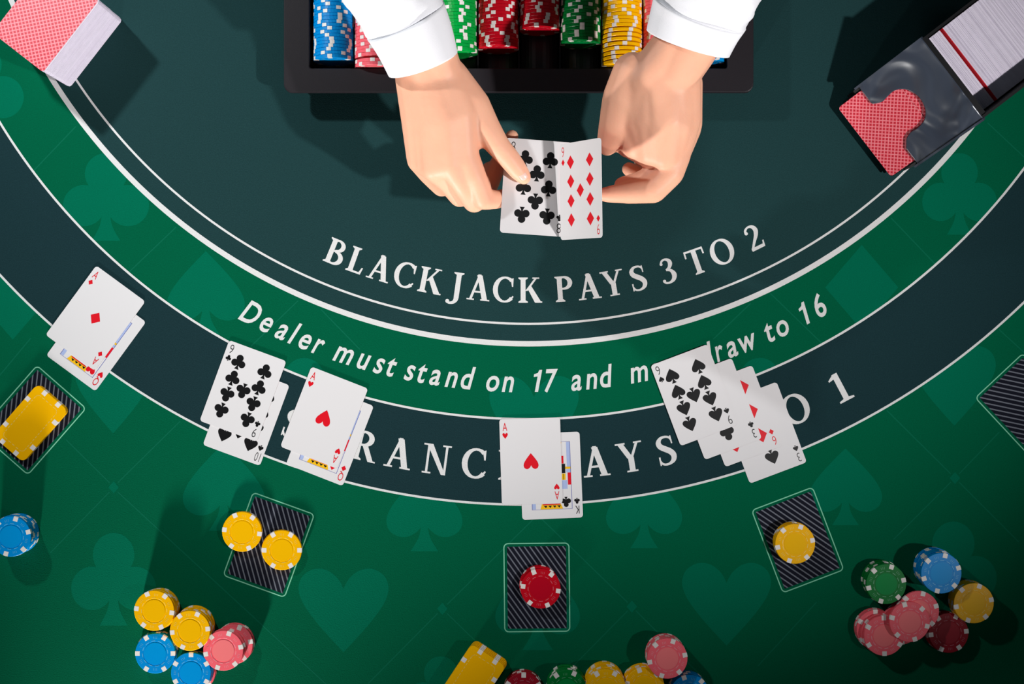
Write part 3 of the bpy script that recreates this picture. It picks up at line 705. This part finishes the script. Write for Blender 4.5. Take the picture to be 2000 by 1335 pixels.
# packed cards inside, leaning: card edges seen from above
def leaning(x_from, x_to, zt_, name, label, m=M['cardedge'], cut=None):
    g = G(); x = x_from; k = 0
    while x < x_to:
        j = random.uniform(-.0002, .0002)
        zz = zt_ + random.uniform(-.0003, .0003); ln = .020 * (zz - .0045) / .048
        i = len(g.v); hy = .0441
        zb = .0045; tk = .00029
        g.v += [(x, -hy + j, zb), (x + tk, -hy + j, zb), (x + tk, hy + j, zb), (x, hy + j, zb), (x + ln, -hy + j, zz), (x + ln + tk, -hy + j, zz), (x + ln + tk, hy + j, zz), (x + ln, hy + j, zz)]
        g.f += [[i + a for a in q] for q in ((0, 3, 2, 1), (4, 5, 6, 7), (0, 1, 5, 4), (2, 3, 7, 6), (0, 4, 7, 3), (1, 2, 6, 5))]
        x += .00031
    o = g.build(name, m, None); o.location = base; o.rotation_euler = (0, 0, rz); tag(o, label, 'card pile', kind='stuff'); return o
leaning(axis_len - .012, axis_len + .012, .050, 'shoe_cards', 'white card edges packed in the shoe just behind its front')
leaning(axis_len + .0137, axis_len + .20, .052, 'shoe_cards', 'white card edges packed in the rear of the shoe')
g = G(); g.v = [(0, -.0443, .0045), (.0006, -.0443, .0045), (.0006, .0443, .0045), (0, .0443, .0045), (.020, -.0443, .0525), (.0206, -.0443, .0525), (.0206, .0443, .0525), (.020, .0443, .0525)]
g.f = [(0, 3, 2, 1), (4, 5, 6, 7), (0, 1, 5, 4), (2, 3, 7, 6), (0, 4, 7, 3), (1, 2, 6, 5)]
cc = g.build('cut_card', M['red'], None); cc.location = base + Matrix.Rotation(rz, 3, 'Z') @ Vector((axis_len + .0128, 0, 0)); cc.rotation_euler = (0, 0, rz)
tag(cc, 'thin red divider card standing among the card edges in the shoe', 'divider card')

# ------------------------------------------------------------------ cards in the dealer's hands
HZ = .118
h1 = make_card('8', 'club', (0, 0, 0), 0, 'eight of clubs held under the thumb of the left-hand hand', 'cards in the hands', pipsize=.0150, colx=.0118, ix=.0235)
p = P(1047, 366, HZ); h1.matrix_world = Matrix.Translation(p) @ Matrix.Rotation(-R_(3.5), 4, 'Z') @ Matrix.Rotation(R_(5), 4, 'Y')
h2 = make_card('9', 'diamond', (0, 0, 0), 0, 'nine of diamonds tilted on edge, pinched by the right-hand fingers', 'cards in the hands', pipsize=.0125)
p = P(1134, 371, HZ + .028); h2.matrix_world = Matrix.Translation(p) @ Matrix.Rotation(R_(1), 4, 'Z') @ Matrix.Rotation(R_(3), 4, 'X') @ Matrix.Rotation(-R_(56), 4, 'Y')

# ------------------------------------------------------------------ the dealer's arms
dealer = empty('person', P(1060, -150, 0), 0, 'person in a white shirt, only forearms in view, handling two cards', 'person')
dealer.location.z = 0
def capsules(name, segs, parent, m, voxel=.0015, smooth=16):
    bm = bmesh.new()
    for p0, r0, p1, r1 in segs:
        pts = []
        for c, r in ((Vector(p0), r0), (Vector(p1), r1)):
            for i in range(1, 8):
                for j in range(14):
                    a, b = PI * i / 8, 2 * PI * j / 14; pts.append(c + Vector((math.sin(a) * math.cos(b), math.sin(a) * math.sin(b), math.cos(a))) * r)
            pts += [c + Vector((0, 0, r)), c - Vector((0, 0, r))]
        vs = [bm.verts.new(p) for p in pts]
        res = bmesh.ops.convex_hull(bm, input=vs)
        gone = list({e for e in res['geom_interior'] + res['geom_unused'] if isinstance(e, bmesh.types.BMVert) and e.is_valid})
        if gone: bmesh.ops.delete(bm, geom=gone, context='VERTS')
    bmesh.ops.recalc_face_normals(bm, faces=bm.faces)
    me = bpy.data.meshes.new(name); bm.to_mesh(me); bm.free(); me.materials.append(m)
    o = bpy.data.objects.new(name, me); COL.objects.link(o)
    r = o.modifiers.new('r', 'REMESH'); r.mode = 'VOXEL'; r.voxel_size = voxel; r.use_smooth_shade = True
    s = o.modifiers.new('s', 'SMOOTH'); s.factor = .5; s.iterations = smooth
    dg = bpy.context.evaluated_depsgraph_get(); me2 = bpy.data.meshes.new_from_object(o.evaluated_get(dg)); bpy.data.objects.remove(o)
    me2.name = name
    if not me2.materials: me2.materials.append(m)
    o = bpy.data.objects.new(name, me2); COL.objects.link(o)
    for q in me2.polygons: q.use_smooth = True
    o.parent = parent; o.matrix_parent_inverse = Matrix.Translation(-parent.location)
    return o
def chain(segs, pts):
    """pts: (px,py,z,r)"""
    for a, b in zip(pts[:-1], pts[1:]): segs.append((P(*a[:3]), a[3], P(*b[:3]), b[3]))
# photo-left hand (dealer's right)
sg = []
chain(sg, [(770, 0, .185, .026), (812, 80, .168, .024), (838, 150, .152, .0215)])
chain(sg, [(795, 20, .178, .026), (836, 90, .165, .024), (866, 150, .152, .0190)])
chain(sg, [(806, 150, .150, .0165), (818, 235, .140, .0165), (820, 312, .128, .0125)])     # little metacarpal
chain(sg, [(828, 155, .153, .0185), (845, 240, .146, .017), (848, 328, .136, .0132)])     # ring
chain(sg, [(850, 155, .153, .0185), (872, 235, .150, .0175), (880, 322, .142, .0135)])     # middle
chain(sg, [(868, 150, .151, .0185), (900, 225, .148, .017), (908, 302, .142, .013)])     # index
chain(sg, [(880, 150, .147, .017), (920, 205, .140, .0175), (948, 250, .140, .0140), (972, 284, .138, .0112), (994, 309, .134, .0104), (1010, 330, .130, .0094), (1023, 346, .1275, .0072)])   # thumb
chain(sg, [(880, 160, .138, .018), (905, 240, .125, .018), (880, 300, .118, .014)])   # palm heel
chain(sg, [(830, 165, .138, .017), (840, 250, .125, .017)])
chain(sg, [(908, 302, .142, .0130), (928, 345, .138, .0108), (944, 388, .126, .0106), (968, 390, .114, .0090), (1005, 380, .106, .0075)])       # index finger
chain(sg, [(880, 322, .142, .0132), (905, 362, .132, .0112), (926, 394, .116, .0106), (955, 362, .098, .0092), (980, 305, .098, .0080), (1000, 266, .104, .0066)])   # middle
chain(sg, [(848, 328, .136, .0128), (873, 352, .125, .0110), (898, 384, .108, .0102), (930, 365, .092, .0088), (955, 330, .092, .0074)])   # ring
chain(sg, [(820, 312, .128, .0122), (838, 340, .115, .0100), (862, 366, .100, .0090), (890, 362, .088, .0080), (912, 340, .086, .0068)])   # little
chain(sg, [(822, 155, .152, .0175), (832, 240, .143, .0165), (834, 320, .132, .0125)])
chain(sg, [(842, 155, .154, .0185), (860, 240, .148, .0170), (864, 325, .139, .0130)])
chain(sg, [(860, 155, .153, .0185), (886, 230, .149, .0172), (894, 312, .142, .0130)])
chain(sg, [(885, 215, .143, .0170), (925, 270, .136, .0120)])
arm_l = capsules('forearm_and_hand', sg, dealer, M['skin'])
# photo-right hand (dealer's left)
sg = []
chain(sg, [(1392, 0, .185, .027), (1345, 95, .165, .0255), (1312, 150, .155, .0235)])
chain(sg, [(1368, 0, .185, .025), (1326, 85, .165, .0225), (1262, 160, .152, .0215)])
chain(sg, [(1325, 150, .152, .0200), (1330, 235, .142, .0185), (1322, 300, .134, .0130)])    # index side / back of hand
chain(sg, [(1300, 150, .155, .0200), (1305, 235, .150, .0200), (1300, 305, .140, .0140)])
chain(sg, [(1270, 160, .152, .0200), (1268, 235, .146, .0200), (1272, 295, .136, .0150)])
chain(sg, [(1330, 160, .140, .0200), (1335, 245, .125, .0175), (1318, 315, .118, .0120)])
chain(sg, [(1235, 140, .150, .0180), (1218, 195, .142, .0200), (1204, 245, .136, .0165), (1192, 270, .126, .0125), (1186, 285, .116, .0095)])    # thumb
chain(sg, [(1240, 180, .140, .019), (1238, 250, .128, .0185), (1255, 285, .120, .014)])
chain(sg, [(1322, 300, .134, .0135), (1310, 338, .134, .0125), (1276, 372, .132, .0120), (1232, 376, .130, .0105), (1195, 379, .1275, .0084), (1174, 380, .1265, .0060)])    # index finger pinching
chain(sg, [(1310, 310, .130, .0130), (1285, 342, .124, .0125), (1246, 358, .120, .0105), (1216, 362, .118, .0085)])    # middle, tucked along the index
chain(sg, [(1310, 305, .120, .0130), (1303, 335, .108, .0108), (1272, 345, .098, .0096), (1246, 340, .094, .0084), (1228, 330, .094, .0070)])    # ring
chain(sg, [(1320, 300, .118, .0120), (1308, 325, .102, .0098), (1284, 332, .090, .0088), (1262, 322, .086, .0078), (1250, 312, .086, .0066)])    # little
chain(sg, [(1236, 160, .146, .0190), (1230, 205, .142, .0190), (1245, 285, .130, .0150)])    # web of the thumb
chain(sg, [(1214, 225, .134, .0180), (1228, 284, .122, .0120)])
chain(sg, [(1285, 160, .155, .0200), (1287, 240, .149, .0195), (1286, 300, .138, .0140)])
chain(sg, [(1315, 160, .154, .0200), (1318, 240, .147, .0190), (1312, 300, .137, .0135)])
chain(sg, [(1255, 165, .150, .0200), (1252, 240, .142, .0185), (1262, 295, .132, .0145)])
arm_r = capsules('forearm_and_hand', sg, dealer, M['skin'])
# thumb nail
def nail(px, py, z, rot, s=.0048, tilt=(0, 0)):
    vs, fs_ = [], []; nu, nv = 6, 7
    for i in range(nu + 1):
        for j in range(nv + 1):
            a = (i / nu - .5) * 2; b = (j / nv - .5) * 2; x = a * s * .78 * math.sqrt(max(0, 1 - .35 * b * b)); y = b * s * 1.15 * math.sqrt(1 - .25 * a * a)
            vs.append((x, y, -.30 * x * x / s - .10 * y * y / s))
    for i in range(nu):
        for j in range(nv): k = i * (nv + 1) + j; fs_.append([k, k + nv + 1, k + nv + 2, k + 1])
    o = mesh_obj('nail', vs, fs_, M['nail'], None, True); p = P(px, py, z)
    so = o.modifiers.new('s', 'SOLIDIFY'); so.thickness = .0006
    o.parent = arm_l; o.matrix_parent_inverse = Matrix.Translation(-dealer.location)
    o.rotation_euler = (R_(tilt[0]), R_(tilt[1]), rot); o.location = p
    return o
nl = nail(1020, 341, .1362, R_(40), tilt=(14, 0))
nl.matrix_parent_inverse = Matrix.Identity(4)

# sleeves
def sleeve(name, path, cuff_len, parent, flip=1):
    """path: list of (px,py,z,halfwidth,halfheight) from cuff up"""
    rings = catmull([tuple(P(*q[:3])) + (q[3], q[4]) for q in path], 10)
    def tube(sub, inset, nm, m, par, wr=True, cap_inner=True):
        vs, fs_ = [], []; n = 36
        ringsets = []
        for side in (0, 1):
            seq = sub if side == 0 else sub[::-1]
            for r in seq: ringsets.append((r, 0 if side == 0 else .0016))
        for idx, (r, ins) in enumerate(ringsets):
            i = sub.index(r); a = sub[max(0, i - 1)]; b = sub[min(len(sub) - 1, i + 1)]
            t_ = (Vector(b[:3]) - Vector(a[:3])).normalized(); sx = t_.cross(Vector((0, 0, 1))).normalized(); sz = sx.cross(t_).normalized()
            for k in range(n):
                th = 2 * PI * k / n; wrk = 1
                if wr: wrk = 1 + .022 * math.sin(3 * th + i * .55) * math.sin(i * .9 + th) + .015 * math.sin(5 * th - i * .8)
                vs.append(Vector(r[:3]) + sx * math.cos(th) * (r[3] + inset - ins) * wrk + sz * math.sin(th) * (r[4] + inset - ins) * wrk)
        m_ = len(ringsets)
        for i in range(m_):
            i2 = (i + 1) % m_
            for k in range(n): fs_.append([i * n + k, i * n + (k + 1) % n, i2 * n + (k + 1) % n, i2 * n + k])
        o = mesh_obj(nm, vs, fs_, m, None, True)
        bm = bmesh.new(); bm.from_mesh(o.data); bmesh.ops.recalc_face_normals(bm, faces=bm.faces); bm.to_mesh(o.data); bm.free()
        o.parent = par
        return o
    s_ = tube(rings[cuff_len - 2:], 0, name, M['shirt'], parent); s_.matrix_parent_inverse = Matrix.Translation(-parent.location)
    c_ = tube(rings[:cuff_len], .0014, 'cuff', M['shirt'], s_, wr=False)
    c_.matrix_parent_inverse = Matrix.Identity(4)
    return s_
sleeve('shirt_sleeve', [(826, 124, .160, .0315, .026), (806, 70, .172, .0345, .030), (775, 5, .186, .0385, .036), (735, -80, .20, .045, .042), (700, -170, .205, .050, .044), (690, -300, .21, .052, .048)], 16, dealer)
sleeve('shirt_sleeve', [(1344, 84, .168, .0375, .029), (1358, 45, .176, .0400, .032), (1379, -5, .188, .0440, .038), (1412, -80, .20, .046, .043), (1440, -170, .205, .050, .044), (1450, -300, .21, .052, .048)], 16, dealer)
